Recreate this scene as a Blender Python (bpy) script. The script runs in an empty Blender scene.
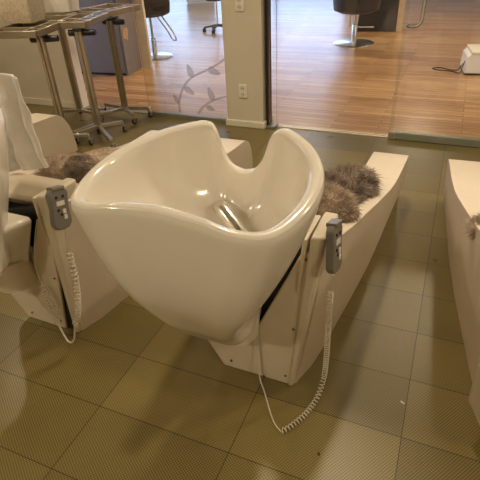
import bpy, bmesh, math, random
from mathutils import Vector, Matrix, noise
random.seed(7)
sc = bpy.context.scene
COL = sc.collection
PI = math.pi

# ---------------------------------------------------------------- camera
R = [(0.92181095, 0.38499572, -0.04519802), (0.17722613, -0.52226928, -0.83416167), (-0.34475421, 0.7609291, -0.54966485)]
CAM = Vector((1.60863, -1.15972, 1.56639))
cd = bpy.data.cameras.new('camera'); cam = bpy.data.objects.new('camera', cd); COL.objects.link(cam)
cd.sensor_fit = 'HORIZONTAL'; cd.sensor_width = 36.0; cd.lens = 36.0 * 475.483 / 480.0; cd.clip_start = 0.02; cd.clip_end = 200
m = Matrix.Identity(4)
for i in range(3):
    m[i][0] = R[0][i]; m[i][1] = -R[1][i]; m[i][2] = -R[2][i]; m[i][3] = CAM[i]
cam.matrix_world = m
sc.camera = cam

# ---------------------------------------------------------------- world, light, exposure
sc.view_settings.view_transform = 'Standard'; sc.view_settings.look = 'None'
sc.view_settings.gamma = 1.0; sc.view_settings.use_curve_mapping = False
sc.view_settings.exposure = 0.38
w = bpy.data.worlds.new('world'); sc.world = w; w.use_nodes = True
wn = w.node_tree.nodes; wl = w.node_tree.links
bg = wn['Background']; bg.inputs['Strength'].default_value = 3.6
tc = wn.new('ShaderNodeTexCoord'); sep = wn.new('ShaderNodeSeparateXYZ'); rmp = wn.new('ShaderNodeValToRGB')
wl.new(tc.outputs['Generated'], sep.inputs[0]); wl.new(sep.outputs['Z'], rmp.inputs[0]); wl.new(rmp.outputs[0], bg.inputs['Color'])
rmp.color_ramp.elements[0].position = 0.0; rmp.color_ramp.elements[0].color = (0.50, 0.66, 1.0, 1)
rmp.color_ramp.elements[1].position = 0.6; rmp.color_ramp.elements[1].color = (0.30, 0.45, 0.95, 1)

LAMP_POWER = 17
LAMPS_SALON = [(-1.7, 1.35), (1.15, 1.15), (3.0, 1.5), (-1.2, -1.3), (3.2, -1.4), (0.6, -2.6)]
LAMPS_SHOP = [(1.7, 3.85), (1.2, 8.1), (-1.2, 4.6), (3.8, 5.6), (-0.8, 7.4)]
CEIL = 2.7
def lamp_light(x, y, z, power, col):
    d = bpy.data.lights.new('downlight_bulb', 'AREA'); d.shape = 'DISK'; d.size = 0.16; d.energy = power; d.color = col
    d.spread = math.radians(165)
    o = bpy.data.objects.new('downlight_bulb', d); COL.objects.link(o); o.location = (x, y, z)
    return o

# ---------------------------------------------------------------- materials
def mat(name, col, rough=0.5, metal=0.0, noise_amt=0.0, nscale=8.0, bump=0.0, bscale=40.0, coat=0.0, ior=None, spec=None):
    mt = bpy.data.materials.new(name); mt.use_nodes = True
    nt = mt.node_tree; b = nt.nodes['Principled BSDF']
    b.inputs['Roughness'].default_value = rough; b.inputs['Metallic'].default_value = metal
    b.inputs['Coat Weight'].default_value = coat; b.inputs['Coat Roughness'].default_value = 0.08
    if spec is not None: b.inputs['Specular IOR Level'].default_value = spec
    tcn = nt.nodes.new('ShaderNodeTexCoord')
    n = nt.nodes.new('ShaderNodeTexNoise'); n.inputs['Scale'].default_value = nscale; n.inputs['Detail'].default_value = 4
    nt.links.new(tcn.outputs['Object'], n.inputs['Vector'])
    r = nt.nodes.new('ShaderNodeValToRGB')
    lo = tuple(c * (1 - noise_amt) for c in col[:3]) + (1,); hi = tuple(min(1, c * (1 + noise_amt)) for c in col[:3]) + (1,)
    r.color_ramp.elements[0].position = 0.3; r.color_ramp.elements[0].color = lo
    r.color_ramp.elements[1].position = 0.7; r.color_ramp.elements[1].color = hi
    nt.links.new(n.outputs['Fac'], r.inputs[0]); nt.links.new(r.outputs[0], b.inputs['Base Color'])
    if bump:
        n2 = nt.nodes.new('ShaderNodeTexNoise'); n2.inputs['Scale'].default_value = bscale; n2.inputs['Detail'].default_value = 3
        nt.links.new(tcn.outputs['Object'], n2.inputs['Vector'])
        bp = nt.nodes.new('ShaderNodeBump'); bp.inputs['Strength'].default_value = bump; bp.inputs['Distance'].default_value = 0.01
        nt.links.new(n2.outputs['Fac'], bp.inputs['Height']); nt.links.new(bp.outputs[0], b.inputs['Normal'])
    return mt

M = {}
M['ceramic'] = mat('ceramic', (0.85, 0.79, 0.69), 0.15, noise_amt=0.01, coat=0.2)
M['leather'] = mat('cream_leatherette', (0.78, 0.67, 0.54), 0.42, noise_amt=0.03, bump=0.06, bscale=220)
M['plastic'] = mat('cream_plastic', (0.74, 0.65, 0.50), 0.35, noise_amt=0.04, nscale=5)
M['seat'] = mat('seat_leatherette', (0.74, 0.64, 0.50), 0.45, noise_amt=0.03, bump=0.1, bscale=150)
M['black'] = mat('black_plastic', (0.012, 0.011, 0.012), 0.45)
M['blackleather'] = mat('dark_leather', (0.025, 0.018, 0.018), 0.4, noise_amt=0.2, bump=0.15, bscale=60)
M['chrome'] = mat('chrome', (0.82, 0.80, 0.77), 0.24, 1.0)
M['steel'] = mat('brushed_steel', (0.62, 0.58, 0.52), 0.30, 1.0, noise_amt=0.08, nscale=30)
M['alu'] = mat('trolley_metal', (0.42, 0.36, 0.26), 0.38, 0.75, noise_amt=0.08, nscale=12)
M['aludark'] = mat('aluminium_rail', (0.33, 0.34, 0.28), 0.4, 0.6, noise_amt=0.06)
M['greyplastic'] = mat('grey_plastic', (0.20, 0.185, 0.16), 0.4, noise_amt=0.03)
M['white'] = mat('white_plastic', (0.8, 0.77, 0.7), 0.4, noise_amt=0.02)
M['dot'] = mat('screw_metal', (0.20, 0.15, 0.10), 0.4, 0.6)
M['cord'] = mat('cord_rubber', (0.72, 0.66, 0.54), 0.4, noise_amt=0.04)
M['wall'] = mat('painted_wall', (0.68, 0.61, 0.48), 0.7, noise_amt=0.03, nscale=3, bump=0.03, bscale=120)
M['wallgrey'] = mat('painted_wall_far', (0.62, 0.62, 0.62), 0.7, noise_amt=0.03, nscale=3)
M['ceiling'] = mat('ceiling_paint', (0.74, 0.68, 0.56), 0.8, noise_amt=0.02)
M['trim'] = mat('painted_trim', (0.74, 0.68, 0.55), 0.45, noise_amt=0.02)
M['threshold'] = mat('pale_threshold', (0.85, 0.76, 0.6), 0.3, 0.3, noise_amt=0.05)
M['cabinet'] = mat('taupe_cabinet', (0.21, 0.20, 0.20), 0.45, noise_amt=0.04)
M['birch'] = mat('birch_edge', (0.62, 0.45, 0.27), 0.5, noise_amt=0.12, nscale=6)
M['whiteedge'] = mat('pale_edge', (0.72, 0.62, 0.46), 0.5, noise_amt=0.03)
M['darkcab'] = mat('dark_cabinet', (0.016, 0.012, 0.014), 0.4, noise_amt=0.1)
M['towel'] = mat('towel_cotton', (0.86, 0.82, 0.76), 0.95, noise_amt=0.03, nscale=20, bump=0.5, bscale=260)
M['wicker'] = mat('pale_basket', (0.62, 0.52, 0.38), 0.85, noise_amt=0.18, nscale=60, bump=0.8, bscale=90)
M['tag'] = mat('card_tag', (0.75, 0.42, 0.24), 0.6, noise_amt=0.05)
M['decal'] = mat('frosted_film', (0.38, 0.32, 0.30), 0.6, noise_amt=0.03)
M['rubber'] = mat('rubber', (0.03, 0.028, 0.026), 0.6)
M['cablemat'] = mat('dark_cable', (0.03, 0.022, 0.018), 0.5)

def fur_mat(name, c1, c2):
    mt = bpy.data.materials.new(name); mt.use_nodes = True; nt = mt.node_tree; b = nt.nodes['Principled BSDF']
    b.inputs['Roughness'].default_value = 0.65
    tcn = nt.nodes.new('ShaderNodeTexCoord'); n = nt.nodes.new('ShaderNodeTexNoise'); n.inputs['Scale'].default_value = 16
    n.inputs['Detail'].default_value = 5
    r = nt.nodes.new('ShaderNodeValToRGB'); r.color_ramp.elements[0].color = c1 + (1,); r.color_ramp.elements[1].color = c2 + (1,)
    r.color_ramp.elements[0].position = 0.35; r.color_ramp.elements[1].position = 0.65
    nt.links.new(tcn.outputs['Object'], n.inputs['Vector']); nt.links.new(n.outputs['Fac'], r.inputs[0]); nt.links.new(r.outputs[0], b.inputs['Base Color'])
    return mt
M['fur'] = fur_mat('brown_fur', (0.12, 0.088, 0.066), (0.46, 0.365, 0.29))
M['furlight'] = fur_mat('beige_fur', (0.38, 0.28, 0.20), (0.60, 0.47, 0.36))

M['furtan'] = fur_mat('tan_fur', (0.16, 0.115, 0.08), (0.52, 0.41, 0.31))

def tile_mat():
    mt = bpy.data.materials.new('woven_vinyl_tiles'); mt.use_nodes = True; nt = mt.node_tree; N = nt.nodes; L = nt.links
    b = N['Principled BSDF']
    g = N.new('ShaderNodeNewGeometry'); s = N.new('ShaderNodeSeparateXYZ'); L.new(g.outputs['Position'], s.inputs[0])
    def mth(op, a, bb=None, c=None):
        n = N.new('ShaderNodeMath'); n.operation = op
        for i, v in enumerate((a, bb, c)):
            if v is None: continue
            if isinstance(v, (int, float)): n.inputs[i].default_value = v
            else: L.new(v, n.inputs[i])
        return n.outputs[0]
    u = mth('DIVIDE', s.outputs['X'], 0.56); v = mth('DIVIDE', s.outputs['Y'], 0.28)
    fu = mth('FRACT', mth('ADD', u, 40)); fv = mth('FRACT', mth('ADD', v, 40))
    def edge(f, wdt):
        d = mth('MINIMUM', f, mth('SUBTRACT', 1.0, f)); return mth('LESS_THAN', d, wdt)
    joint = mth('MAXIMUM', edge(fu, 0.0025), edge(fv, 0.0052))
    iu = mth('FLOOR', mth('ADD', u, 40)); iv = mth('FLOOR', mth('ADD', v, 40))
    cmb = N.new('ShaderNodeCombineXYZ'); L.new(iu, cmb.inputs[0]); L.new(iv, cmb.inputs[1])
    wnn = N.new('ShaderNodeTexWhiteNoise'); wnn.noise_dimensions = '2D'; L.new(cmb.outputs[0], wnn.inputs['Vector'])
    # weave: dots on a grid turned a few degrees, every second thread shifted
    a = 0.20
    xr = mth('ADD', mth('MULTIPLY', s.outputs['X'], math.cos(a)), mth('MULTIPLY', s.outputs['Y'], math.sin(a)))
    yr = mth('SUBTRACT', mth('MULTIPLY', s.outputs['Y'], math.cos(a)), mth('MULTIPLY', s.outputs['X'], math.sin(a)))
    p = 2 * PI / 0.0122
    w1 = mth('SINE', mth('MULTIPLY', xr, p)); w2 = mth('SINE', mth('MULTIPLY', yr, p))
    weave = mth('MULTIPLY_ADD', mth('MULTIPLY', w1, w2), 0.5, 0.5)
    nz = N.new('ShaderNodeTexNoise'); nz.inputs['Scale'].default_value = 2.2; nz.inputs['Detail'].default_value = 5; L.new(g.outputs['Position'], nz.inputs['Vector'])
    nf = N.new('ShaderNodeTexNoise'); nf.inputs['Scale'].default_value = 60; nf.inputs['Detail'].default_value = 3; L.new(g.outputs['Position'], nf.inputs['Vector'])
    r = N.new('ShaderNodeValToRGB'); r.color_ramp.elements[0].color = (0.022, 0.015, 0.004, 1); r.color_ramp.elements[1].color = (0.345, 0.265, 0.088, 1)
    r.color_ramp.elements[0].position = 0.1; r.color_ramp.elements[1].position = 0.95
    fac = mth('ADD', mth('MULTIPLY', weave, 0.62), mth('MULTIPLY', nz.outputs['Fac'], 0.22))
    fac = mth('ADD', fac, mth('MULTIPLY', nf.outputs['Fac'], 0.05)); fac = mth('ADD', fac, mth('MULTIPLY', wnn.outputs['Value'], 0.16))
    L.new(fac, r.inputs[0])
    mx = N.new('ShaderNodeMix'); mx.data_type = 'RGBA'; L.new(joint, mx.inputs['Factor']); L.new(r.outputs[0], mx.inputs['A']); mx.inputs['B'].default_value = (0.022, 0.015, 0.007, 1)
    L.new(mx.outputs['Result'], b.inputs['Base Color'])
    b.inputs['Roughness'].default_value = 0.36
    L.new(mth('MULTIPLY_ADD', nz.outputs['Fac'], 0.16, 0.22), b.inputs['Roughness'])
    bp = N.new('ShaderNodeBump'); bp.inputs['Strength'].default_value = 0.35; bp.inputs['Distance'].default_value = 0.0012
    L.new(mth('SUBTRACT', weave, mth('MULTIPLY', joint, 2.0)), bp.inputs['Height']); L.new(bp.outputs[0], b.inputs['Normal'])
    return mt
M['tiles'] = tile_mat()

def wood_mat():
    mt = bpy.data.materials.new('oak_planks'); mt.use_nodes = True; nt = mt.node_tree; N = nt.nodes; L = nt.links
    b = N['Principled BSDF']
    g = N.new('ShaderNodeNewGeometry')
    br = N.new('ShaderNodeTexBrick'); br.offset = 0.37; br.inputs['Scale'].default_value = 1.0
    br.inputs['Brick Width'].default_value = 1.1; br.inputs['Row Height'].default_value = 0.075; br.inputs['Mortar Size'].default_value = 0.003
    br.inputs['Color1'].default_value = (0.60, 0.37, 0.17, 1); br.inputs['Color2'].default_value = (0.36, 0.19, 0.075, 1); br.inputs['Mortar'].default_value = (0.10, 0.05, 0.022, 1)
    L.new(g.outputs['Position'], br.inputs['Vector'])
    mp = N.new('ShaderNodeMapping'); mp.inputs['Scale'].default_value = (2.0, 34, 1); L.new(g.outputs['Position'], mp.inputs['Vector'])
    nz = N.new('ShaderNodeTexNoise'); nz.inputs['Scale'].default_value = 1.6; nz.inputs['Detail'].default_value = 5; L.new(mp.outputs[0], nz.inputs['Vector'])
    r = N.new('ShaderNodeValToRGB'); r.color_ramp.elements[0].color = (0.68, 0.62, 0.56, 1); r.color_ramp.elements[1].color = (1.15, 1.12, 1.1, 1)
    r.color_ramp.elements[0].position = 0.35; r.color_ramp.elements[1].position = 0.65
    L.new(nz.outputs['Fac'], r.inputs[0])
    mx = N.new('ShaderNodeMix'); mx.data_type = 'RGBA'; mx.blend_type = 'MULTIPLY'; mx.inputs['Factor'].default_value = 1.0
    L.new(br.outputs['Color'], mx.inputs['A']); L.new(r.outputs[0], mx.inputs['B']); L.new(mx.outputs['Result'], b.inputs['Base Color'])
    b.inputs['Roughness'].default_value = 0.30
    b.inputs['Coat Weight'].default_value = 0.3; b.inputs['Coat Roughness'].default_value = 0.22
    return mt
M['wood'] = wood_mat()

def glass_mat():
    mt = bpy.data.materials.new('clear_glass'); mt.use_nodes = True; nt = mt.node_tree; N = nt.nodes; L = nt.links
    N.remove(N['Principled BSDF']); out = N['Material Output']
    t = N.new('ShaderNodeBsdfTransparent'); t.inputs['Color'].default_value = (0.95, 0.97, 0.95, 1)
    gl = N.new('ShaderNodeBsdfGlossy'); gl.inputs['Roughness'].default_value = 0.02
    f = N.new('ShaderNodeFresnel'); f.inputs['IOR'].default_value = 1.45
    ms = N.new('ShaderNodeMixShader'); L.new(f.outputs[0], ms.inputs[0]); L.new(t.outputs[0], ms.inputs[1]); L.new(gl.outputs[0], ms.inputs[2]); L.new(ms.outputs[0], out.inputs['Surface'])
    return mt
M['glass'] = glass_mat()
def film_mat():
    mt = bpy.data.materials.new('frosted_film_thin'); mt.use_nodes = True; nt = mt.node_tree; N = nt.nodes; L = nt.links
    b = N['Principled BSDF']; out = N['Material Output']; b.inputs['Base Color'].default_value = (0.30, 0.25, 0.25, 1); b.inputs['Roughness'].default_value = 0.7
    t = N.new('ShaderNodeBsdfTransparent'); ms = N.new('ShaderNodeMixShader'); ms.inputs[0].default_value = 0.26
    L.new(t.outputs[0], ms.inputs[1]); L.new(b.outputs[0], ms.inputs[2]); L.new(ms.outputs[0], out.inputs['Surface'])
    return mt
M['film'] = film_mat()
def emit_mat():
    mt = bpy.data.materials.new('lamp_glow'); mt.use_nodes = True; b = mt.node_tree.nodes['Principled BSDF']
    b.inputs['Emission Color'].default_value = (1.0, 0.8, 0.55, 1); b.inputs['Emission Strength'].default_value = 25
    return mt
M['glow'] = emit_mat()

# ---------------------------------------------------------------- mesh helpers
def finish(name, bm, m_, parent=None, smooth=True, bevel=0.0, seg=2, subsurf=0, loc=None, rot=None, weld=False):
    bmesh.ops.recalc_face_normals(bm, faces=bm.faces)
    me = bpy.data.meshes.new(name); bm.to_mesh(me); bm.free()
    o = bpy.data.objects.new(name, me); COL.objects.link(o)
    me.materials.append(M[m_] if isinstance(m_, str) else m_)
    if smooth:
        for p in me.polygons: p.use_smooth = True
        try: me.set_sharp_from_angle(angle=math.radians(38))
        except Exception: pass
    if bevel:
        b = o.modifiers.new('bevel', 'BEVEL'); b.width = bevel; b.segments = seg; b.limit_method = 'ANGLE'; b.angle_limit = math.radians(35); b.harden_normals = False
    if subsurf:
        s = o.modifiers.new('sub', 'SUBSURF'); s.levels = subsurf; s.render_levels = subsurf
    if parent: o.parent = parent
    if loc: o.location = loc
    if rot: o.rotation_euler = rot
    return o
def box(bm, x0, x1, y0, y1, z0, z1, mtx=None):
    vs = [bm.verts.new((x, y, z)) for z in (z0, z1) for x, y in ((x0, y0), (x1, y0), (x1, y1), (x0, y1))]
    if mtx is not None:
        for v in vs: v.co = mtx @ v.co
    for f in ((3, 2, 1, 0), (4, 5, 6, 7), (0, 1, 5, 4), (1, 2, 6, 5), (2, 3, 7, 6), (3, 0, 4, 7)): bm.faces.new([vs[i] for i in f])
    return vs
def hexa(bm, pts):
    vs = [bm.verts.new(p) for p in pts]
    for f in ((3, 2, 1, 0), (4, 5, 6, 7), (0, 1, 5, 4), (1, 2, 6, 5), (2, 3, 7, 6), (3, 0, 4, 7)): bm.faces.new([vs[i] for i in f])
def prism(bm, poly, axis, a, b):
    """poly in the other two axes, extruded along axis from a to b"""
    def mk(p, t):
        return {'x': (t, p[0], p[1]), 'y': (p[0], t, p[1]), 'z': (p[0], p[1], t)}[axis]
    A = [bm.verts.new(mk(p, a)) for p in poly]; B = [bm.verts.new(mk(p, b)) for p in poly]
    bm.faces.new(A); bm.faces.new(B[::-1]); n = len(poly)
    for i in range(n): bm.faces.new((A[i], B[i], B[(i + 1) % n], A[(i + 1) % n]))
def tube(bm, pts, r, n=8, caps=True):
    pts = [Vector(p) for p in pts]; rings = []
    up = Vector((0, 0, 1))
    prev = None
    for i, p in enumerate(pts):
        t = (pts[min(i + 1, len(pts) - 1)] - pts[max(i - 1, 0)]).normalized()
        if prev is None:
            a = t.cross(up)
            if a.length < 1e-3: a = t.cross(Vector((1, 0, 0)))
        else:
            a = prev - t * prev.dot(t)
            if a.length < 1e-6: a = t.cross(up)
        a.normalize(); prev = a; b = t.cross(a)
        rr = r[i] if isinstance(r, (list, tuple)) else r
        rings.append([bm.verts.new(p + (a * math.cos(2 * PI * k / n) + b * math.sin(2 * PI * k / n)) * rr) for k in range(n)])
    for i in range(len(rings) - 1):
        for k in range(n): bm.faces.new((rings[i][k], rings[i][(k + 1) % n], rings[i + 1][(k + 1) % n], rings[i + 1][k]))
    if caps: bm.faces.new(rings[0][::-1]); bm.faces.new(rings[-1])
def cyl(bm, c, r, z0, z1, n=24, axis='z', r2=None):
    r2 = r if r2 is None else r2
    ends = {'z': lambda t: (c[0], c[1], t), 'x': lambda t: (t, c[1], c[2]), 'y': lambda t: (c[0], t, c[2])}[axis]
    tube(bm, [ends(z0), ends(z1)], [r, r2], n)
def lathe(bm, prof, n=32, c=(0, 0, 0)):
    rings = []
    for r, z in prof:
        rings.append([bm.verts.new((c[0] + r * math.cos(2 * PI * k / n), c[1] + r * math.sin(2 * PI * k / n), c[2] + z)) for k in range(n)])
    for i in range(len(rings) - 1):
        for k in range(n): bm.faces.new((rings[i][k], rings[i][(k + 1) % n], rings[i + 1][(k + 1) % n], rings[i + 1][k]))
    bm.faces.new(rings[0][::-1]); bm.faces.new(rings[-1])
def spline(pts, n):
    """Catmull-Rom through pts, n samples per span"""
    P = [Vector(p) for p in pts]; P = [P[0] * 2 - P[1]] + P + [P[-1] * 2 - P[-2]]; out = []
    for i in range(1, len(P) - 2):
        for k in range(n):
            t = k / n; a, b, c, d = P[i - 1:i + 3]
            out.append(0.5 * ((2 * b) + (c - a) * t + (2 * a - 5 * b + 4 * c - d) * t * t + (3 * b - a - 3 * c + d) * t ** 3))
    out.append(P[-2].copy()); return out
def helix(path, r, turns, wire, bm, steps=10, n=5):
    pts = spline(path, 30)
    cum = [0]
    for i in range(1, len(pts)): cum.append(cum[-1] + (pts[i] - pts[i - 1]).length)
    total = cum[-1]; N_ = turns * steps; out = []; j = 0; prev = Vector((1, 0, 0))
    for k in range(N_ + 1):
        s = total * k / N_
        while j < len(cum) - 2 and cum[j + 1] < s: j += 1
        f = (s - cum[j]) / max(1e-9, cum[j + 1] - cum[j]); p = pts[j].lerp(pts[j + 1], f)
        t = (pts[j + 1] - pts[j]).normalized(); a = prev - t * prev.dot(t); a.normalize(); prev = a; b = t.cross(a)
        th = 2 * PI * k / steps
        out.append(p + (a * math.cos(th) + b * math.sin(th)) * r)
    tube(bm, out, wire, n)
def interp(x, xs, ys):
    if x <= xs[0]: return ys[0]
    for i in range(1, len(xs)):
        if x <= xs[i]:
            t = (x - xs[i - 1]) / (xs[i] - xs[i - 1]); return ys[i - 1] + (ys[i] - ys[i - 1]) * t
    return ys[-1]
def tag(o, label=None, cat=None, group=None, kind=None):
    if label: o['label'] = label
    if cat: o['category'] = cat
    if group: o['group'] = group
    if kind: o['kind'] = kind
    return o
def empty(name, loc=(0, 0, 0), rz=0.0, label=None, cat=None, group=None):
    o = bpy.data.objects.new(name, None); COL.objects.link(o); o.location = loc; o.rotation_euler = (0, 0, rz)
    return tag(o, label, cat, group)
def struct(name, bm, m_, **k):
    return tag(finish(name, bm, m_, **k), kind='structure')
def copy_tree(o, parent=None):
    c = o.copy(); COL.objects.link(c); c.parent = parent
    for ch in list(o.children): copy_tree(ch, c)
    return c

# ---------------------------------------------------------------- structure
GY = 2.88      # the glass front
bm = bmesh.new(); box(bm, -4.2, 5.2, -4.0, 2.93, -0.08, 0); struct('floor', bm, 'tiles', smooth=False)
bm = bmesh.new(); box(bm, -8.0, 7.0, 2.93, 14.0, -0.08, 0.0); struct('floor_shop', bm, 'wood', smooth=False)
bm = bmesh.new(); box(bm, -4.2, 5.2, -4.0, 2.93, CEIL, CEIL + 0.1); struct('ceiling', bm, 'ceiling', smooth=False)
bm = bmesh.new(); box(bm, -8.0, 7.0, 2.93, 14.0, CEIL, CEIL + 0.1); struct('ceiling_shop', bm, 'ceiling', smooth=False)
bm = bmesh.new(); box(bm, -4.3, -4.2, -4.0, 2.85, 0, CEIL); struct('wall_left', bm, 'wall', smooth=False)
bm = bmesh.new(); box(bm, 5.2, 5.3, -4.0, 2.85, 0, CEIL); struct('wall_right', bm, 'wall', smooth=False)
bm = bmesh.new(); box(bm, -4.3, 5.3, -4.1, -4.0, 0, CEIL); struct('wall_rear', bm, 'wall', smooth=False)
bm = bmesh.new(); box(bm, -4.2, -2.02, 2.84, 2.94, 0, CEIL); struct('wall_front', bm, 'wall', smooth=False)
bm = bmesh.new(); box(bm, -4.2, -2.02, 2.825, 2.84, 0, 0.07); struct('baseboard_front', bm, 'trim', bevel=0.004)
bm = bmesh.new(); box(bm, -2.02, -1.98, 2.83, 2.95, 0, CEIL); struct('trim_1', bm, 'white', bevel=0.004)
bm = bmesh.new(); box(bm, -0.245, 0.112, 2.80, 3.02, 0, CEIL); struct('wall_pillar', bm, 'wall', bevel=0.006)
bm = bmesh.new(); box(bm, -0.262, 0.130, 2.783, 3.037, 0, 0.062); struct('baseboard_pillar', bm, 'trim', bevel=0.008)
# walls of the room behind the glass
bm = bmesh.new(); box(bm, 6.9, 7.0, 2.93, 14, 0, CEIL); struct('wall_shop_right', bm, 'wallgrey', smooth=False)
bm = bmesh.new(); box(bm, -1.5, 7.0, 13.9, 14, 0, CEIL); box(bm, -8.0, -1.5, 13.9, 14, 0, 0.35)
box(bm, -8.0, -1.5, 13.9, 14, 2.5, CEIL); struct('wall_shop_far', bm, 'wallgrey', smooth=False)
bm = bmesh.new()
for x in (-7.9, -5.75, -3.6, -1.5): box(bm, x - 0.04, x + 0.04, 13.88, 13.98, 0.35, 2.5)
box(bm, -8, -1.5, 13.88, 13.98, 0.33, 0.38); box(bm, -8, -1.5, 13.88, 13.98, 2.47, 2.5)
struct('window_1', bm, 'trim', bevel=0.005)
bm = bmesh.new(); box(bm, -8.0, -7.9, 2.93, 4.6, 0, CEIL); box(bm, -8.0, -7.9, 4.6, 13.9, 0, 0.4); box(bm, -8.0, -7.9, 4.6, 13.9, 2.45, CEIL); struct('wall_shop_left', bm, 'wallgrey', smooth=False)
bm = bmesh.new()
for y in (4.65, 7.0, 9.3, 11.6, 13.85): box(bm, -7.98, -7.88, y - 0.04, y + 0.04, 0.4, 2.45)
struct('window_2', bm, 'trim', bevel=0.005)
# thresholds and rails
bm = bmesh.new(); box(bm, 0.205, 1.22, 2.885, 2.935, 0, 0.006); struct('trim_2', bm, 'threshold', bevel=0.002)
bm = bmesh.new(); box(bm, -1.17, -0.262, 2.862, 2.905, 0, 0.032); struct('trim_3', bm, 'aludark', bevel=0.003)
bm = bmesh.new(); box(bm, -1.98, -1.17, 2.875, 2.935, 0, 0.008); struct('trim_4', bm, 'aludark', bevel=0.002)
bm = bmesh.new(); box(bm, 0.131, 0.147, 2.835, 2.94, 0, CEIL); struct('trim_5', bm, 'black', bevel=0.003)
bm = bmesh.new(); box(bm, 0.118, 0.215, 2.82, 2.93, 0.0, 0.022); struct('trim_6', bm, 'aludark', bevel=0.004)
# glass
bm = bmesh.new(); box(bm, -1.16, -0.246, 2.878, 2.888, 0.03, CEIL); struct('window_3', bm, 'glass', smooth=False)
bm = bmesh.new(); box(bm, 0.148, 0.215, 2.883, 2.893, 0.022, CEIL); struct('window_4', bm, 'glass', smooth=False)
# sliding glass door: pane, bottom rail, handle, clip
door = tag(empty('door_1', (1.22, GY, 0)), kind='structure')
def rel(o, p=door): o.location = Vector(o.location) - p.location; return o
bm = bmesh.new(); box(bm, 0.0, 1.95, -0.005, 0.005, 0.05, 2.5); finish('glass_pane', bm, 'glass', door, smooth=False)
bm = bmesh.new(); box(bm, 0.0, 1.95, -0.026, 0.026, 0.004, 0.066); finish('bottom_rail', bm, 'aludark', door, bevel=0.004)
bm = bmesh.new(); box(bm, 0.0, 0.055, -0.030, -0.02, 0.004, 0.06); finish('rail_end', bm, 'steel', door, bevel=0.002)
bm = bmesh.new()
hz = [(0.035, -0.02, .895), (0.05, -0.055, .895), (0.10, -0.072, .90), (0.128, -0.075, .93), (0.133, -0.075, .98), (0.133, -0.075, 1.22), (0.10, -0.072, 1.30), (0.035, -0.02, 1.305)]
tube(bm, spline(hz, 6), 0.0125, 12); finish('door_handle', bm, 'chrome', door)
bm = bmesh.new(); box(bm, 1.95 + 1.22, 5.2, 2.86, 2.9, 0, CEIL); struct('wall_glass_end', bm, 'wall', smooth=False)
bm = bmesh.new(); box(bm, 0.205, 1.245, 2.902, 2.912, 0.008, CEIL); struct('window_5', bm, 'glass', smooth=False)
bm = bmesh.new(); box(bm, -1.172, -1.142, 2.855, 2.91, 0.0, 0.075); struct('trim_7', bm, 'steel', bevel=0.004)

# frosted branch on the glass, its leaves
def decal(name, stem, leaves, label):
    bm = bmesh.new(); y0, y1 = 2.8745, 2.8768
    pts = spline([(x, 0, z) for x, z in stem], 10)
    for i in range(len(pts) - 1):
        a, b = pts[i], pts[i + 1]; d = (b - a).normalized(); nrm = Vector((-d.z, 0, d.x)); f = 1 - 0.45 * i / len(pts); wd = 0.013 * f
        q = [a - nrm * wd, b - nrm * wd, b + nrm * wd, a + nrm * wd]
        prism(bm, [(v.x, v.z) for v in q], 'y', y0, y1)
    for (x, z, ang, ln) in leaves:
        poly = []
        for k in range(12):
            t = 2 * PI * k / 12; lx = math.cos(t) * ln * 0.5 + ln * 0.5; lz = math.sin(t) * ln * 0.24 * (1 - 0.45 * math.cos(t))
            poly.append((x + lx * math.cos(ang) - lz * math.sin(ang), z + lx * math.sin(ang) + lz * math.cos(ang)))
        prism(bm, poly, 'y', y0, y1)
    o = finish(name, bm, 'film', smooth=False); tag(o, label, 'decal'); return o
decal('frosted_branch', [(-0.80, 0.05), (-0.79, 0.17), (-0.73, 0.30), (-0.63, 0.40), (-0.48, 0.47), (-0.33, 0.545), (-0.26, 0.60)],
      [(-0.80, 0.14, 2.1, 0.10), (-0.72, 0.30, 0.0 - 0.5, 0.12), (-0.62, 0.40, 1.9, 0.13), (-0.45, 0.49, -0.35, 0.13)], 'tall curved leafy branch decal on the glass left of the white pillar')
decal('frosted_twig', [(-0.60, 0.05), (-0.53, 0.13), (-0.42, 0.20), (-0.27, 0.25)],
      [(-0.50, 0.135, -0.3, 0.10), (-0.42, 0.20, 1.9, 0.13)], 'short leafy twig decal low on the glass beside the white pillar')

# wall sockets on the pillar
def socket(name, x, z, label, up=True):
    r = empty(name, (x, 2.80, z), 0, label, 'socket')
    bm = bmesh.new(); box(bm, -0.040, 0.040, -0.012, 0, -0.06, 0.06); finish('cover_plate', bm, 'white', r, bevel=0.005)
    for dz in (-0.027, 0.027):
        bm = bmesh.new(); cyl(bm, (0, 0, dz), 0.021, -0.0135, -0.006, 20, 'y'); o = finish('outlet', bm, 'wall', r)
        bm2 = bmesh.new(); cyl(bm2, (-0.009, 0, dz), 0.0035, -0.0145, -0.013, 8, 'y'); cyl(bm2, (0.009, 0, dz), 0.0035, -0.0145, -0.013, 8, 'y'); finish('pin_hole', bm2, 'black', o)
socket('wall_socket', -0.075, 0.333, 'cream double wall socket low on the white pillar near its baseboard')
socket('wall_socket', -0.075, 1.045, 'cream double wall socket higher up on the white pillar')

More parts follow.
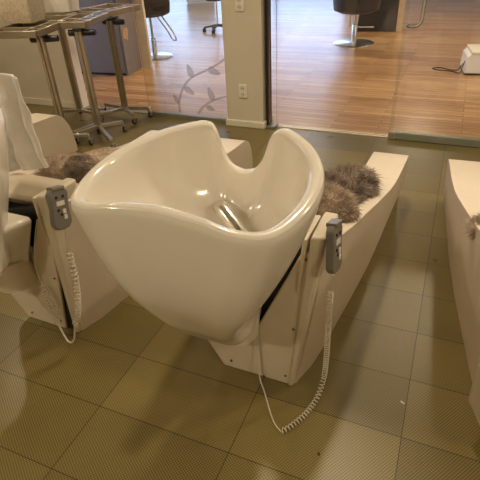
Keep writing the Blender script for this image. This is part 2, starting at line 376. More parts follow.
# ceiling downlights
def downlight(x, y, label, grp, power, col):
    r = empty('ceiling_downlight', (x, y, CEIL), 0, label, 'light', grp)
    bm = bmesh.new(); lathe(bm, [(0.10, 0), (0.105, -0.008), (0.085, -0.018), (0.082, -0.004)], 28); finish('housing', bm, 'white', r)
    bm = bmesh.new(); cyl(bm, (0, 0, 0), 0.078, -0.010, -0.006, 24); finish('diffuser', bm, 'glow', r)
    l = lamp_light(x, y, CEIL - 0.022, power, col); l.parent = r; l.location = (0, 0, -0.022)
for x, y in LAMPS_SALON: downlight(x, y, 'round warm ceiling downlight above the tiled wash area', 'wash area downlights', LAMP_POWER, (1.0, 0.85, 0.62))
for x, y in LAMPS_SHOP: downlight(x, y, 'round warm ceiling downlight above the wooden salon floor', 'salon floor downlights', LAMP_POWER * 1.6, (1.0, 0.80, 0.58))

# ---------------------------------------------------------------- wash unit
YF = [0.03, .13, .2, .35, .5, .77, 1.1, 1.6, 2.0]
XF = [.135, .156, .18, .205, .222, .255, .286, .313, .339]
ZT_Y = [.0, .2, .294, .386, .5, .66, .87, 1.13, 1.39, 1.60, 1.66, 1.72, 1.76, 1.80, 1.83, 1.845]
ZT_Z = [.72, .69, .667, .643, .612, .567, .512, .44, .395, .385, .378, .345, .295, .215, .11, .004]
W_Y = [.0, .2, .4, .9, 1.3, 2.0]; W_W = [.05, .055, .10, .17, .20, .21]
CX = 1.105
def dense(xs, ys):
    p = spline([(x, y, 0) for x, y in zip(xs, ys)], 8); return [v.x for v in p], [v.y for v in p]
ZT_Y, ZT_Z = dense(ZT_Y, ZT_Z); XF_Y, XF_X = dense(YF, XF); W_Y, W_W = dense(W_Y, W_W)
def arm(name, side, length, parent, back=0.10):
    """side +1 / -1; length = y of the tip; the lower arms get the same profile cut shorter"""
    bm = bmesh.new(); secs = []
    ys = [0.10, .16, .2, .25, .3, .4, .5, .6, .7, .8, .9, 1.0, 1.13, 1.26, 1.39, 1.5, 1.6, 1.66, 1.70, 1.73, 1.76, 1.785, 1.81, 1.825, 1.835, 1.842]
    k = length / 1.842
    for y in ys:
        Y = y if y < 1.0 else 1.0 + (y - 1.0) * (length - 1.0) / 0.842
        xf = interp(Y, XF_Y, XF_X); zt = interp(y, ZT_Y, ZT_Z); wd = interp(Y, W_Y, W_W)
        xo0 = xf; xo1 = xf + 0.13 * zt; xi1 = xo1 - wd; xi0 = xo0 - wd * 0.85
        zm = zt * 0.5
        secs.append([bm.verts.new((side * a, Y, z)) for a, z in ((xo0, 0), (xf + 0.13 * zm + 0.004, zm), (xo1, zt), (xi1, zt), (xi0 , 0))])
    n = 5
    for i in range(len(secs) - 1):
        for j in range(n): bm.faces.new((secs[i][j], secs[i][(j + 1) % n], secs[i + 1][(j + 1) % n], secs[i + 1][j]))
    bm.faces.new(secs[0]); bm.faces.new(secs[-1][::-1])
    return finish(name, bm, 'leather', parent, bevel=0.012, seg=3)

RIM = [(0, -.455, 1.078), (.11, -.452, 1.066), (.19, -.446, 1.048), (.257, -.412, 1.041), (.294, -.32, 1.048), (.303, -.22, 1.057), (.285, -.12, 1.066),
       (.235, -.02, 1.074), (.17, .05, 1.080), (.125, .078, 1.080), (.098, .080, 1.060), (.075, .074, 1.0), (.042, .068, .957), (0, .066, .943)]
def basin(parent, dx=0.0, dy=0.0, rz=0.0, dz=0.0, cx=1.088 - CX):
    half = spline(RIM, 7)
    loop = half + [Vector((-p.x, p.y, p.z)) for p in half[-2:0:-1]]
    n = len(loop); cen = Vector((0, -.18, 0))
    c_bot = Vector((-.03, -.005, 0)); z_bot = 0.475
    rings = []
    def ring(f): rings.append([bm.verts.new(f(p)) for p in loop])
    bm = bmesh.new()
    # outside from the collar up to the rim: a keel that narrows early in x and late towards the back
    tab = [Vector(v) for v in ((1.0, .38, .36), (.93, .385, .47), (.85, .40, .57), (.76, .445, .69), (.66, .52, .79), (.55, .625, .885), (.45, .71, .945), (.34, .80, .985), (.22, .885, 1.0), (.10, .96, 1.0), (.02, 1.0, 1.0))]
    for v in spline(tab, 2):
        t, sx, sn = v; sf = 1 - .62 * t
        def f(p, t=t, sx=sx, sn=sn, sf=sf):
            y0 = -.15; yc = -.15 + .045 * t; z = p.z * (1 - t) + z_bot * t
            dy = p.y - y0; w = 1 / (1 + math.exp(-dy / .04)); sy = sn * (1 - w) + sf * w
            return Vector((p.x * sx - .03 * t * t, yc + dy * sy, z))
        ring(f)
    th = 0.040
    for a in (35, 75, 115, 155):   # rolled rim
        def f(p, a=math.radians(a)):
            q = Vector((p.x, p.y, 0)) - cen; d = q.normalized(); k = th * 0.5 * (1 - math.cos(a)); h = th * 0.42 * math.sin(a)
            return Vector((p.x - d.x * k, p.y - d.y * k, p.z + h * .8 - 0.002))
        ring(f)
    zd = 0.80; cd_ = Vector((0.0, -.13, 0))
    for t, s in [(.03, .985), (.14, .965), (.28, .93), (.44, .87), (.60, .78), (.75, .66), (.87, .50), (.95, .34), (.99, .18), (1.0, .09)]:
        def f(p, t=t, s=s):
            q = Vector((p.x, p.y, 0)) - cen; d = q.normalized(); q2 = q - d * th
            c = cen.lerp(cd_, t); z = (p.z - 0.006) * (1 - t) + zd * t
            return Vector((c.x + q2.x * s, c.y + q2.y * s, z))
        ring(f)
    for i in range(len(rings) - 1):
        for k in range(n): bm.faces.new((rings[i][k], rings[i][(k + 1) % n], rings[i + 1][(k + 1) % n], rings[i + 1][k]))
    bm.faces.new(rings[0][::-1]); bm.faces.new(rings[-1])
    B = finish('basin', bm, 'ceramic', parent, subsurf=1, loc=(cx + dx, dy, dz), rot=(0, 0, rz))
    for p in B.data.polygons: p.use_smooth = True
    # drain, hose flange and hand shower inside
    bm = bmesh.new(); lathe(bm, [(.034, 0), (.034, .004), (.026, .006), (.024, .002)], 24, (0, -.13, .801)); finish('drain', bm, 'chrome', B)
    sp = finish_spray(B)
    # collar under the bowl
    bm = bmesh.new(); pr = []
    for (s, z, ox) in ((.085, .462, 0), (.104, .470, 0), (.106, .488, 0), (.09, .51, 0)):
        r_ = [bm.verts.new((-.025 + math.cos(t) * s * 1.0, -.125 + math.sin(t) * s * .80, z + 0.06 * math.cos(t) * s)) for t in [2 * PI * k / 40 for k in range(40)]]; pr.append(r_)
    for i in range(3):
        for k in range(40): bm.faces.new((pr[i][k], pr[i][(k + 1) % 40], pr[i + 1][(k + 1) % 40], pr[i + 1][k]))
    bm.faces.new(pr[0][::-1]); bm.faces.new(pr[-1]); finish('collar', bm, 'plastic', B)
    return B
def finish_spray(B):
    bm = bmesh.new()
    pts = spline([(-.047, -.020, .845), (-.043, -.045, .868), (-.026, -.068, .874), (.004, -.090, .864), (.036, -.110, .848), (.075, -.135, .825)], 6)
    tube(bm, pts, [0.020 + 0.003 * min(1, i / 14) for i in range(len(pts))], 16)
    o = finish('hand_shower', bm, 'chrome', B)
    bm = bmesh.new(); d = Vector((.15, -.9, .35)).normalized(); c = Vector((-.047, -.026, .850))
    tube(bm, [c - d * .02, c + d * .004, c + d * .012], [0.026, 0.026, 0.017], 24); finish('flange', bm, 'white', o)
    return o

def remote(parent, dy=0.0, dz=0.0):
    """hand control on the outer face of the arm box"""
    bm = bmesh.new(); n = 20; prof = []
    for k in range(n):
        t = 2 * PI * k / n; c, s = math.cos(t), math.sin(t)
        a = 0.045 * (abs(c) ** .55) * (1 if c > 0 else -1); z = 0.082 * (abs(s) ** .6) * (1 if s > 0 else -1)
        a *= 1 - 0.16 * math.cos(z / 0.082 * PI * 0.9) * (1 if abs(z) < .06 else 0)
        prof.append((a, z))
    prism(bm, prof, 'x', 0.0, 0.026)
    o = finish('remote_control', bm, 'greyplastic', parent, bevel=0.006, seg=3, loc=(.258, .060 + dy, .690 + dz), rot=(-0.22, -0.13, -0.10))
    bm = bmesh.new(); box(bm, .026, .0275, -.018, .018, .012, .030); finish('label_strip', bm, 'white', o)
    for (y, z) in ((-.015, .045), (.015, .045), (-.014, -.004), (-.002, -.022)):
        bm = bmesh.new(); cyl(bm, (0, y, z), 0.0055, .025, .0285, 10, 'x'); finish('button', bm, 'black', o)
    for (y, z) in ((.012, -.012), (.014, -.034)):
        bm = bmesh.new(); box(bm, .025, .0287, y - .007, y + .007, z - .009, z + .009); k = finish('button', bm, 'white', o, bevel=0.001)
    bm = bmesh.new(); box(bm, -.004, .030, -.028, .028, .070, .084); finish('holder_clip', bm, 'greyplastic', o, bevel=0.003)
    return o

def wash_unit(loc, rz, label, left_len=1.842, bdx=0.0, bdy=0.0, brz=0.0, bdz=0.0, coil='mid'):
    r = empty('hair_wash_unit', loc, rz, label, 'wash basin chair', 'shampoo chairs with white basins')
    arm('armrest', 1, 1.842, r); arm('armrest', -1, left_len, r)
    for s in (1, -1):     # tall box at the rear end of each arm
        bm = bmesh.new()
        def P(x, y, z): return (s * x, y, z)
        hexa(bm, [P(.120, .075, 0), P(.140, .078, 0), P(.175, .20, 0), P(.12, .20, 0), P(.200, .030, .765), P(.247, .036, .765), P(.250, .205, .765), P(.200, .205, .765)] if s == 1 else
                 [P(.175, .20, 0), P(.165, .20, 0), P(.145, .12, 0), P(.10, .12, 0), P(.200, .205, .765), P(.250, .205, .765), P(.247, .036, .765), P(.200, .030, .765)])
        bx_ = finish('arm_box', bm, 'plastic', r, bevel=0.010, seg=3)
        if s == 1:
            for k in range(6):
                bm = bmesh.new(); box(bm, .2535, .2545, .066 + k * .009, .072 + k * .009, .738, .738 + (.010 if k % 2 else .013)); finish('maker_mark', bm, 'dot', bx_)
    # thin inner panel between box and basin
    bm = bmesh.new(); hexa(bm, [(.150, .055, .52), (.163, .052, .52), (.185, .19, .52), (.172, .19, .52), (.176, .030, .755), (.190, .028, .755), (.194, .19, .755), (.180, .19, .755)])
    finish('inner_panel', bm, 'plastic', r, bevel=0.004)
    # rear cover plates
    bm = bmesh.new(); prism(bm, [(.022, .0), (.128, .0), (.205, .655), (.198, .690), (.170, .690), (.002, .30), (.006, .02)], 'y', .050, .066)
    if coil == 'left':
        for v in bm.verts: v.co.x -= 0.066 * (1 - min(1, v.co.z / .55))
    # let the plate lean: its foot lies further in
    for v in bm.verts: v.co.y += 0.035 * (1 - min(1, v.co.z / .69))
    pl = finish('rear_cover', bm, 'plastic', r, bevel=0.005)
    for (x, z) in ((.190, .665), (.148, .33), (.115, .05)):
        bm = bmesh.new(); y = .050 + 0.035 * (1 - z / .69); cyl(bm, (x - .006 - (0.066 * (1 - z / .55) if coil == 'left' and z < .55 else 0), 0, z), .005, y - .003, y + .004, 10, 'y'); finish('screw', bm, 'dot', pl)
    bm = bmesh.new(); prism(bm, [(-.168, .0), (.010, .0), (.000, .30), (.02, .46), (-.26, .46), (-.262, .33), (-.252, .16)], 'y', .075, .092)
    for v in bm.verts: v.co.y += 0.012 * (1 - min(1, v.co.z / .69))
    pl = finish('rear_cover', bm, 'plastic', r, bevel=0.005)
    bm = bmesh.new(); cyl(bm, (-.130, 0, .045), .005, .080, .088, 10, 'y'); finish('screw', bm, 'dot', pl)
    # inner housing, painted black to stand in for the shade in the gaps
    bm = bmesh.new(); hexa(bm, [(-.09, .12, .02), (.124, .088, .0), (.13, .55, .0), (-.12, .55, .02), (-.17, .10, .60), (.176, .078, .69), (.16, .33, .60), (-.17, .33, .60)])
    finish('housing', bm, 'black', r)
    bm = bmesh.new(); lathe(bm, [(.08, .30), (.085, .40), (.08, .44)], 28, (-.06, .02, 0)); finish('basin_post', bm, 'plastic', r)
    bm = bmesh.new(); hexa(bm, [(-.14, -.08, .47), (-.03, -.09, .49), (.010, .06, .365), (-.15, .08, .36), (-.17, -.16, .65), (.090, -.16, .66), (.143, .055, .66), (-.17, .06, .66)])
    finish('basin_cradle', bm, 'ceramic', r, bevel=0.03, seg=4)
    # seat, back, front
    bm = bmesh.new(); prism(bm, [(.50, .28), (1.08, .28), (1.12, .32), (1.10, .38), (1.0, .40), (.62, .39), (.50, .42)], 'x', -.15, .15)
    finish('seat', bm, 'seat', r, bevel=0.02, seg=3)
    bm = bmesh.new(); prism(bm, [(.14, .66), (.20, .72), (.28, .70), (.62, .42), (.56, .33), (.40, .35)], 'x', -.17, .17)
    finish('backrest', bm, 'seat', r, bevel=0.02, seg=3)
    bm = bmesh.new(); prism(bm, [(.45, .0), (1.04, .0), (1.07, .28), (.45, .28)], 'x', -.16, .16); finish('seat_base', bm, 'plastic', r, bevel=0.01)
    basin(r, bdx, bdy, brz, bdz)
    rc = remote(r, *((.0, .020) if coil == 'left' else (-.010, .042)))
    # coiled cord
    bm = bmesh.new()
    x0 = .272
    if coil == 'mid':
        tube(bm, spline([(x0 - .002, .070, .612), (x0, .073, .585), (x0 - .004, .064, .55)], 5), 0.0022, 6)
        helix([(x0 - .004, .062, .55), (x0 - .002, .058, .40), (x0 - .005, .085, .22), (x0 - .012, .10, .08), (x0 - .022, .045, .02), (x0 - .045, -.040, .014), (x0 - .085, -.115, .014), (x0 - .105, -.137, .014)], 0.0092, 52, 0.0021, bm)
        tube(bm, spline([(x0 - .107, -.138, .008), (.12, -.10, .005), (.045, .01, .006), (.012, .045, .05), (.006, .06, .20), (.004, .060, .34)], 6), 0.0028, 6)
    else:
        tube(bm, spline([(x0, .055, .612), (x0, .050, .58), (x0, .047, .52)], 5), 0.0022, 6)
        helix([(x0, .047, .52), (x0 + .002, .03, .36), (x0 - .02, .015, .22), (x0 - .045, -.0, .15)], 0.012, 19, 0.0020, bm)
        tube(bm, spline([(x0 - .045, -.0, .15), (x0 - .08, .0, .05), (x0 - .12, .0, .03), (x0 - .17, .02, .10)], 8), 0.0045, 6)
        helix([(x0 - .17, .02, .10), (x0 - .18, .03, .20), (x0 - .20, .03, .31)], 0.012, 14, 0.0020, bm)
        tube(bm, spline([(x0 - .20, .03, .31), (x0 - .18, .02, .45), (x0 - .13, .02, .58), (x0 - .10, .03, .66)], 8), 0.0022, 6)
    finish('spiral_cord', bm, 'cord', r)
    return r

mid = wash_unit((CX, 0, 0), 0, 'white hair wash chair in the centre, its whole basin and hand shower in view', left_len=1.46)
left = wash_unit((CX - 1.035, -0.055, 0), 0, 'white hair wash chair with grey hand control facing out, towel over its basin', bdx=.005, coil='left')
right = wash_unit((CX + 1.02, 0.03, 0), 0.042, 'white hair wash chair at the right edge, only its long side in view')
far = wash_unit((CX - 2.70, 0.02, 0), 0, 'white hair wash chair furthest left, only its rounded arm end in view behind the towel')

# ---------------------------------------------------------------- fur throws
def fur(name, blobs, m_, label, count, ln, seed, loc=(0, 0, 0), curl=0.35, base=None):
    rnd = random.Random(seed); bm = bmesh.new(); noise_off = Vector((seed, seed * 2.3, 0))
    for (c, rad, rot) in blobs:
        Rm = Matrix.Rotation(rot, 3, 'Z'); c = Vector(c); rad = Vector(rad)
        res = bmesh.ops.create_icosphere(bm, subdivisions=3, radius=1.0)
        for v in res['verts']:
            q = v.co.copy(); q = Vector((q.x * rad.x, q.y * rad.y, q.z * rad.z)) * (0.96 + 0.12 * noise.noise(q * 2.2 + noise_off)); v.co = c + Rm @ q
        for i in range(count):
            u = rnd.uniform(-0.75, 1); th = rnd.uniform(0, 2 * PI); s = math.sqrt(max(0, 1 - u * u)); d = Vector((s * math.cos(th), s * math.sin(th), u))
            p = c + Rm @ Vector((d.x * rad.x, d.y * rad.y, d.z * rad.z)) * 0.97
            nrm = (Rm @ Vector((d.x / rad.x, d.y / rad.y, d.z / rad.z))).normalized()
            cl = noise.noise_vector(p * 22 + noise_off)
            dr = (nrm + cl * 1.1 + Vector((rnd.gauss(0, .25), rnd.gauss(0, .25), rnd.gauss(0, .2) - .25))).normalized()
            l = ln * rnd.uniform(.6, 1.25); side = dr.cross(Vector((rnd.gauss(0, 1), rnd.gauss(0, 1), rnd.gauss(0, 1)))).normalized() * 0.0011
            bend = Vector((rnd.gauss(0, curl), rnd.gauss(0, curl), -curl)) * l
            a = p; b = p + dr * l * .55; e = p + dr * l + bend * .5
            v = [bm.verts.new(x) for x in (a - side, a + side, b + side * .8, b - side * .8, e)]
            bm.faces.new(v[:4]); bm.faces.new((v[3], v[2], v[4]))
    me = bpy.data.meshes.new(name); bm.to_mesh(me); bm.free(); me.materials.append(M[m_] if isinstance(m_, str) else m_)
    o = bpy.data.objects.new(name, me); COL.objects.link(o)
    for p in me.polygons: p.use_smooth = True
    tag(o, label, 'fur throw'); return o
fur('fur_throw', [((1.26, .80, .555), (.115, .17, .055), -.4), ((1.22, .62, .57), (.13, .2, .05), -.3)],
    'fur', 'shaggy brown fur throw bunched over the seat of the central wash chair', 5200, .044, 3)
fur('fur_throw', [((1.285, .43, .675), (.085, .055, .03), -.75), ((1.33, .37, .665), (.03, .045, .022), -.6)],
    'furlight', 'paler fur end flopped over the arm above the central hand control', 4200, .036, 13)
fur('fur_throw', [((.160, .345, .70), (.055, .068, .045), .2)],
    M['furtan'], 'curly brown fur tuft rolled at the arm of the wash chair with the towel', 5200, .022, 5, curl=.7)
fur('fur_throw', [((.03, .66, .565), (.18, .18, .05), -.2), ((-.0, .45, .655), (.16, .10, .03), .1)],
    'furlight', 'flat beige fur cover lying across the seat behind the curly brown tuft', 5200, .013, 8, curl=.2)
fur('fur_throw', [((1.87, .60, .575), (.08, .07, .035), .3)],
    'furlight', 'small brown fur edge on the arm of the wash chair at the right', 3200, .032, 9)

# ---------------------------------------------------------------- towel
def towel():
    bm = bmesh.new(); NU, NV = 36, 40
    top = [(-.34, .16, 1.115), (-.12, .18, 1.135), (.02, .20, 1.145), (.095, .23, 1.125)]
    bot = [(-.34, .20, .73), (-.16, .22, .715), (-.06, .27, .70), (.015, .35, .69)]
    mid_ = [(-.34, .17, .92), (-.14, .19, .93), (-.03, .23, .94), (.045, .28, .94)]
    T, Bm, Mm = spline(top, 12), spline(bot, 12), spline(mid_, 12); g = []
    for i in range(NU + 1):
        row = []
        for j in range(NV + 1):
            t = j / NV; a = T[i].lerp(Mm[i], t * 2) if t < .5 else Mm[i].lerp(Bm[i], t * 2 - 1)
            fold = math.sin(i * .55 + 1.3 * math.sin(t * 3)) * .020 * (.4 + t) + noise.noise(Vector((i * .16, j * .1, 3))) * .035
            row.append(bm.verts.new(a + Vector((0, -fold, fold * .3))))
        g.append(row)
    for i in range(NU):
        for j in range(NV): bm.faces.new((g[i][j], g[i + 1][j], g[i + 1][j + 1], g[i][j + 1]))
    o = finish('towel', bm, 'towel'); s = o.modifiers.new('solid', 'SOLIDIFY'); s.thickness = 0.012; s.offset = 1
    s2 = o.modifiers.new('sub', 'SUBSURF'); s2.levels = 1; s2.render_levels = 1
    tag(o, 'white cotton towel draped over the back of the leftmost visible basin', 'towel')
towel()

# ---------------------------------------------------------------- trolleys
def trolley(loc, rz, pole, label, legs, ztop=.93, tray=(-.42, 0, 0, .50), grip=True):
    """origin below the tray's front right corner; pole (x, y) in the tray frame; legs = list of (dx, dy) from the pole foot to casters"""
    r = empty('salon_trolley', loc, rz, label, 'trolley', 'metal colouring trolleys by the glass front')
    x0, x1, y0, y1 = tray
    bm = bmesh.new()
    # tray plate with a sunken half and raised lip
    box(bm, x0, x1, y0, y1, ztop, ztop + .010)
    for a in ((x0, x1, y0, y0 + .016), (x0, x1, y1 - .016, y1), (x0, x0 + .016, y0, y1), (x1 - .016, x1, y0, y1)): box(bm, a[0], a[1], a[2], a[3], ztop - .002, ztop + .05)
    t = finish('tray', bm, 'alu', r, bevel=.004)
    bm = bmesh.new(); box(bm, x1 - .135, x1 - .014, y0 + .014, y1 - .014, ztop + .040, ztop + .048)
    box(bm, x0 + .014, x1 - .135, y0 + .20, y0 + .215, ztop + .01, ztop + .046); finish('shelf_insert', bm, 'alu', t, bevel=.002)
    for k in range(4):
        bm = bmesh.new(); lathe(bm, [(.040, .0485), (.044, .0515), (.038, .0515), (.036, .0485)], 24, (x1 - .075, y0 + .075 + k * .115, ztop)); finish('cup_ring', bm, 'alu', t)
        bm = bmesh.new(); cyl(bm, (x1 - .075, y0 + .075 + k * .115, 0), .036, ztop + .0485, ztop + .0495, 24); finish('cup_hole', bm, 'black', t)
    px, py = pole
    bm = bmesh.new(); box(bm, px - .028, px - .003, py - .02, py + .02, .085, ztop); box(bm, px + .003, px + .028, py - .02, py + .02, .085, ztop); box(bm, px - .028, px + .028, py - .006, py + .006, .085, ztop)
    finish('column', bm, 'alu', r, bevel=.003)
    if grip:
        bm = bmesh.new(); tube(bm, [(px - .10, py + .03, ztop - .038), (px + .02, py + .03, ztop - .038), (px + .13, py + .04, ztop - .036)], [.026, .026, .024], 12)
        box(bm, px - .04, px + .04, py - .024, py + .06, ztop - .02, ztop - .0); finish('grip', bm, 'black', r, bevel=.003)
    for (dx, dy) in legs:
        e = Vector((px + dx, py + dy, .105)); s = Vector((px, py, .10))
        bm = bmesh.new(); d = (e - s); d.z = 0; L_ = d.length; ang = math.atan2(d.y, d.x)
        mt = Matrix.Translation(s) @ Matrix.Rotation(ang, 4, 'Z'); box(bm, -.02, L_, -.017, .017, -.015, .015, mt)
        lg = finish('leg', bm, 'steel', r, bevel=.003)
        c = e + Vector((0, 0, 0))
        bm = bmesh.new()
        cyl(bm, (c.x, c.y, 0), .007, .055, .10, 10)
        box(bm, c.x - .014, c.x + .014, c.y - .010, c.y + .02, .045, .068); box(bm, c.x - .015, c.x - .011, c.y - .012, c.y + .022, .02, .06); box(bm, c.x + .011, c.x + .015, c.y - .012, c.y + .022, .02, .06)
        k = finish('caster', bm, 'steel', lg, bevel=.002)
        bm = bmesh.new(); lathe_x(bm, (c.x, c.y + .008, .034), .034, .011); finish('caster_wheel', bm, 'rubber', lg)
    return r
def lathe_x(bm, c, r, hw):
    tube(bm, [(c[0] - hw, c[1], c[2]), (c[0] - hw * .5, c[1], c[2]), (c[0] + hw * .5, c[1], c[2]), (c[0] + hw, c[1], c[2])], [r * .85, r, r, r * .85], 20)
def to_local(loc, rz, p):
    v = Matrix.Rotation(-rz, 3, 'Z') @ (Vector((p[0], p[1], 0)) - Vector((loc[0], loc[1], 0))); return v.x, v.y
def legs_from(loc, rz, pole, casters):
    out = []
    for c in casters:
        x, y = to_local(loc, rz, c); out.append((x - pole[0], y - pole[1]))
    return out
def trolley_at(loc, rz, pole_w, casters_w, label, **k):
    pl = to_local(loc, rz, pole_w); return trolley(loc + (0,), rz, pl, label, legs_from(loc, rz, pl, casters_w), **k)
trolley_at((-1.325, 1.80), .24, (-1.42, 1.92), [(-1.22, 1.99), (-1.32, 2.25), (-1.75, 1.96), (-1.82, 2.25)], 'metal salon trolley nearest the towel, holding the beige basket')
trolley_at((-1.195, 2.22), .24, (-1.27, 2.20), [(-.95, 1.945), (-1.115, 2.36), (-1.36, 1.98), (-1.50, 2.44)], 'metal salon trolley second from the basket, tray corner over the grey cabinet', tray=(-.30, 0, 0, .50))
trolley_at((-1.36, 2.70), -.12, (-1.335, 2.72), [(-1.095, 2.79), (-1.145, 2.57), (-1.49, 2.50), (-1.62, 2.78)], 'metal salon trolley nearest the glass pane, standing in the open doorway')
trolley_at((-1.60, 2.50), .2, (-1.76, 2.55), [(-1.55, 2.50), (-1.60, 2.66), (-1.95, 2.45), (-1.9, 2.70)], 'metal salon trolley half hidden behind the basket trolley', tray=(-.38, -.02, 0, .20))

# basket and tub on the trolleys, card tag
bm = bmesh.new()
def rrect(w_, d_, z, r_=.03, n=5):
    o = []
    for cx_, cy_, a0 in ((w_ / 2 - r_, d_ / 2 - r_, 0), (-w_ / 2 + r_, d_ / 2 - r_, 90), (-w_ / 2 + r_, -d_ / 2 + r_, 180), (w_ / 2 - r_, -d_ / 2 + r_, 270)):
        for k in range(n): a = math.radians(a0 + 90 * k / (n - 1)); o.append((cx_ + r_ * math.cos(a), cy_ + r_ * math.sin(a), z))
    return o
def loft(bm, loops):
    rs = [[bm.verts.new(p) for p in l] for l in loops]; n = len(rs[0])
    for i in range(len(rs) - 1):
        for k in range(n): bm.faces.new((rs[i][k], rs[i][(k + 1) % n], rs[i + 1][(k + 1) % n], rs[i + 1][k]))
    bm.faces.new(rs[0][::-1]); bm.faces.new(rs[-1])
loft(bm, [rrect(.26, .22, 0), rrect(.29, .25, .05), rrect(.30, .26, .16), rrect(.305, .265, .19), rrect(.285, .245, .19), rrect(.28, .24, .10), rrect(.25, .21, .02)])
bk = finish('storage_basket', bm, 'wicker', loc=(-1.76, 2.15, .985), rot=(0, 0, .24)); tag(bk, 'beige woven basket standing on the trolley tray at the top left', 'basket')
bm = bmesh.new(); loft(bm, [rrect(.20, .16, 0), rrect(.22, .18, .10), rrect(.21, .17, .10), rrect(.19, .15, .01)])
tb = finish('plastic_tub', bm, 'white', loc=(-1.80, 2.72, .985)); tag(tb, 'small cream tub on the half hidden trolley behind the basket', 'tub')
bm = bmesh.new(); prism(bm, [(-.022, -.05), (.022, -.055), (.026, .03), (.01, .05), (-.012, .05), (-.024, .03)], 'y', -.003, .003)
tg = finish('card_tag', bm, 'tag', loc=(-1.195, 2.74, .80), rot=(0, .15, .1), bevel=.002); tag(tg, 'orange card tag hanging under the trolley nearest the glass', 'tag')

# ---------------------------------------------------------------- room behind the glass
def box_obj(name, dims, m_, parent=None, **k):
    bm = bmesh.new(); box(bm, *dims); return finish(name, bm, m_, parent, **k)
cab = empty('reception_cabinet', (-2.75, 4.3, 0), .10, 'grey cabinet with pale wooden end panel behind the trolleys', 'cabinet')
box_obj('body', (-.75, .43, -.20, .25, .03, 1.02), 'cabinet', cab, bevel=.004)
box_obj('end_panel', (.43, .60, .20, .25, 0, 1.06), 'whiteedge', cab, bevel=.003)
box_obj('side_panel', (.425, .455, -.19, .22, 0.0, 1.04), 'cabinet', cab, bevel=.003)
box_obj('plinth', (-.73, .42, -.18, .23, 0, .03), 'black', cab)
box_obj('worktop', (-.78, .62, -.23, .28, 1.04, 1.08), 'whiteedge', cab, bevel=.004)

def styling_chair(loc, rz, label, base_r=.29, up=0.0):
    U = lambda z: z + up
    r = empty('styling_chair', loc, rz, label, 'chair', 'dark styling chairs on the wooden floor')
    bm = bmesh.new(); lathe(bm, [(base_r, 0), (base_r, .006), (base_r * .93, .016), (.08, .024), (.05, .03)], 48); finish('base_disc', bm, 'chrome', r)
    bm = bmesh.new(); lathe(bm, [(.042, .02), (.042, .26), (.036, .27)], 28); finish('pump_sleeve', bm, 'chrome', r)
    bm = bmesh.new(); cyl(bm, (0, 0, 0), .02, .26, .44 + up, 16); finish('piston', bm, 'steel', r)
    bm = bmesh.new(); tube(bm, [(0.0, -.03, .25), (.10, -.04, .235), (.27, -.05, .235)], .008, 10); finish('pump_lever', bm, 'chrome', r)
    bm = bmesh.new(); tube(bm, spline([(-.06, .16, .42 + up), (-.06, .34, .30), (-.05, .40, .18), (.0, .41, .165), (.05, .40, .18), (.06, .34, .30), (.06, .16, .42 + up)], 6), .011, 10)
    finish('footrest', bm, 'steel', r)
    # rounded tub seat and shell
    bm = bmesh.new(); lathe(bm, [(.10, .42), (.25, .43), (.30, .47), (.305, .52), (.27, .56), (.05, .57)], 40, (0, 0, up)); finish('seat', bm, 'blackleather', r, subsurf=1)
    bm = bmesh.new(); ri, ro = [], []
    n = 28; rows = []
    for k in range(n + 1):
        a = math.radians(155 + 230 * k / n); h = .74 + .16 * math.sin(PI * k / n) ** 1.5
        row = []
        for (rr, z) in ((.27, .46), (.325, .47), (.345, .60), (.345, h), (.315, h + .015), (.285, h), (.28, .60)):
            row.append(bm.verts.new((rr * math.cos(a), rr * math.sin(a), z + up)))
        rows.append(row)
    for i in range(n):
        for j in range(7): bm.faces.new((rows[i][j], rows[i][(j + 1) % 7], rows[i + 1][(j + 1) % 7], rows[i + 1][j]))
    bm.faces.new(rows[0]); bm.faces.new(rows[-1][::-1]); finish('backrest', bm, 'blackleather', r, bevel=.01)
    return r
styling_chair((-2.50, 5.20, 0), -0.35, 'dark tub styling chair on a round chrome base beside the grey cabinet', .27, .13)
styling_chair((.17, 6.60, 0), .25, 'dark round styling chair on a chrome disc in front of the black cupboard', .31)

dk = empty('dark_cupboard', (.30, 7.85, 0), .12, 'black cupboard with pale wooden side edges behind the round styling chair', 'cupboard')
box_obj('body', (-.30, .33, -.28, .25, 0.0, 1.3), 'darkcab', dk, bevel=.004)
box_obj('side_edge', (-.37, -.30, -.285, .25, 0, 1.32), 'birch', dk, bevel=.003)
box_obj('side_edge', (.33, .42, -.285, .25, 0, 1.32), 'birch', dk, bevel=.003)
box_obj('top_panel', (-.38, .43, -.29, .26, 1.32, 1.35), 'birch', dk, bevel=.003)

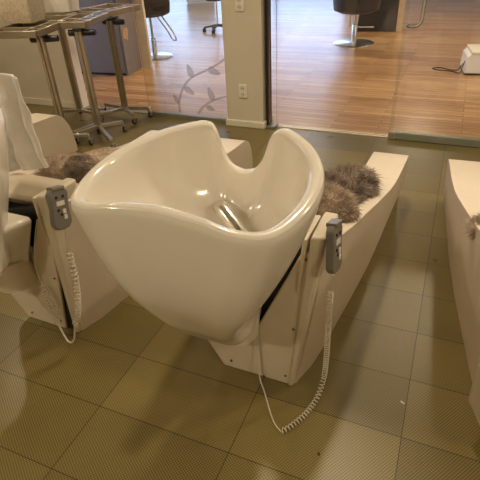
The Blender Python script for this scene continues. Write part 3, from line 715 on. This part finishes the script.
st = empty('rolling_stool', (-2.42, 7.25, 0), .3, 'rolling stool whose black casters stand on the bright wooden floor', 'stool')
bm = bmesh.new(); cyl(bm, (0, 0, 0), .022, .07, .50, 14); finish('gas_lift', bm, 'chrome', st)
bm = bmesh.new(); lathe(bm, [(.10, .50), (.18, .51), (.19, .56), (.16, .59), (.02, .60)], 32); finish('seat', bm, 'blackleather', st)
for k in range(5):
    a = 2 * PI * k / 5 - .5; c, s = math.cos(a), math.sin(a)
    bm = bmesh.new(); tube(bm, [(0.02 * c, .02 * s, .10), (.24 * c, .24 * s, .072)], [.02, .013], 8); lg = finish('leg', bm, 'black', st)
    bm = bmesh.new(); cyl(bm, (.24 * c, .24 * s, 0), .008, .04, .075, 8); tube(bm, [(.24 * c - .028, .24 * s, .03), (.24 * c + .028, .24 * s, .03)], .03, 14); finish('caster', bm, 'rubber', lg)

wc = empty('white_cabinet', (-4.55, 10.9, 0), .3, 'low white cabinet far back on the bright wooden floor', 'cabinet')
box_obj('body', (-.38, .32, -.2, .2, .06, .8), 'white', wc, bevel=.006)
box_obj('plinth', (-.36, .30, -.18, .18, 0, .06), 'trim', wc)
box_obj('door', (-.36, .30, -.215, -.2, .09, .77), 'trim', wc, bevel=.003)

dv = empty('white_device', (1.92, 5.22, 0), .15, 'cream floor box with a black cable at the right edge behind the glass', 'box')
bm = bmesh.new(); prism(bm, [(-.18, .02), (.35, .02), (.35, .25), (-.12, .25), (-.175, .20)], 'y', -.12, .28); finish('body', bm, 'white', dv, bevel=.012, seg=3)
box_obj('lid', (-.14, .36, -.13, .29, .232, .262), 'trim', dv, bevel=.008)
box_obj('foot', (-.16, .33, -.10, .26, 0, .022), 'black', dv)
bm = bmesh.new()
tube(bm, spline([(-.18, -.02, .14), (-.20, -.04, .06), (-.22, -.06, .012), (-.28, .02, .006), (-.34, .06, .006), (-.46, .10, .006), (-.50, .17, .006), (-.40, .20, .006), (-.31, .12, .006), (-.23, .05, .02), (-.19, .02, .10)], 8), .006, 8)
finish('cable', bm, 'cablemat', dv)

# tiny scrap on the tiles
bm = bmesh.new(); box(bm, -.008, .008, -.003, .003, 0, .002); o = finish('paper_scrap', bm, 'cord', loc=(1.665, .155, 0), rot=(0, 0, -.5)); tag(o, 'tiny pale paper scrap on the tiles right of the central chair', 'scrap')
bm = bmesh.new(); box(bm, -.004, .004, -.006, .006, 0, .002); o = finish('dark_crumb', bm, 'cablemat', loc=(1.42, -.17, 0), rot=(0, 0, .3)); tag(o, 'tiny dark crumb on the tiles beside the coiled cord', 'crumb')
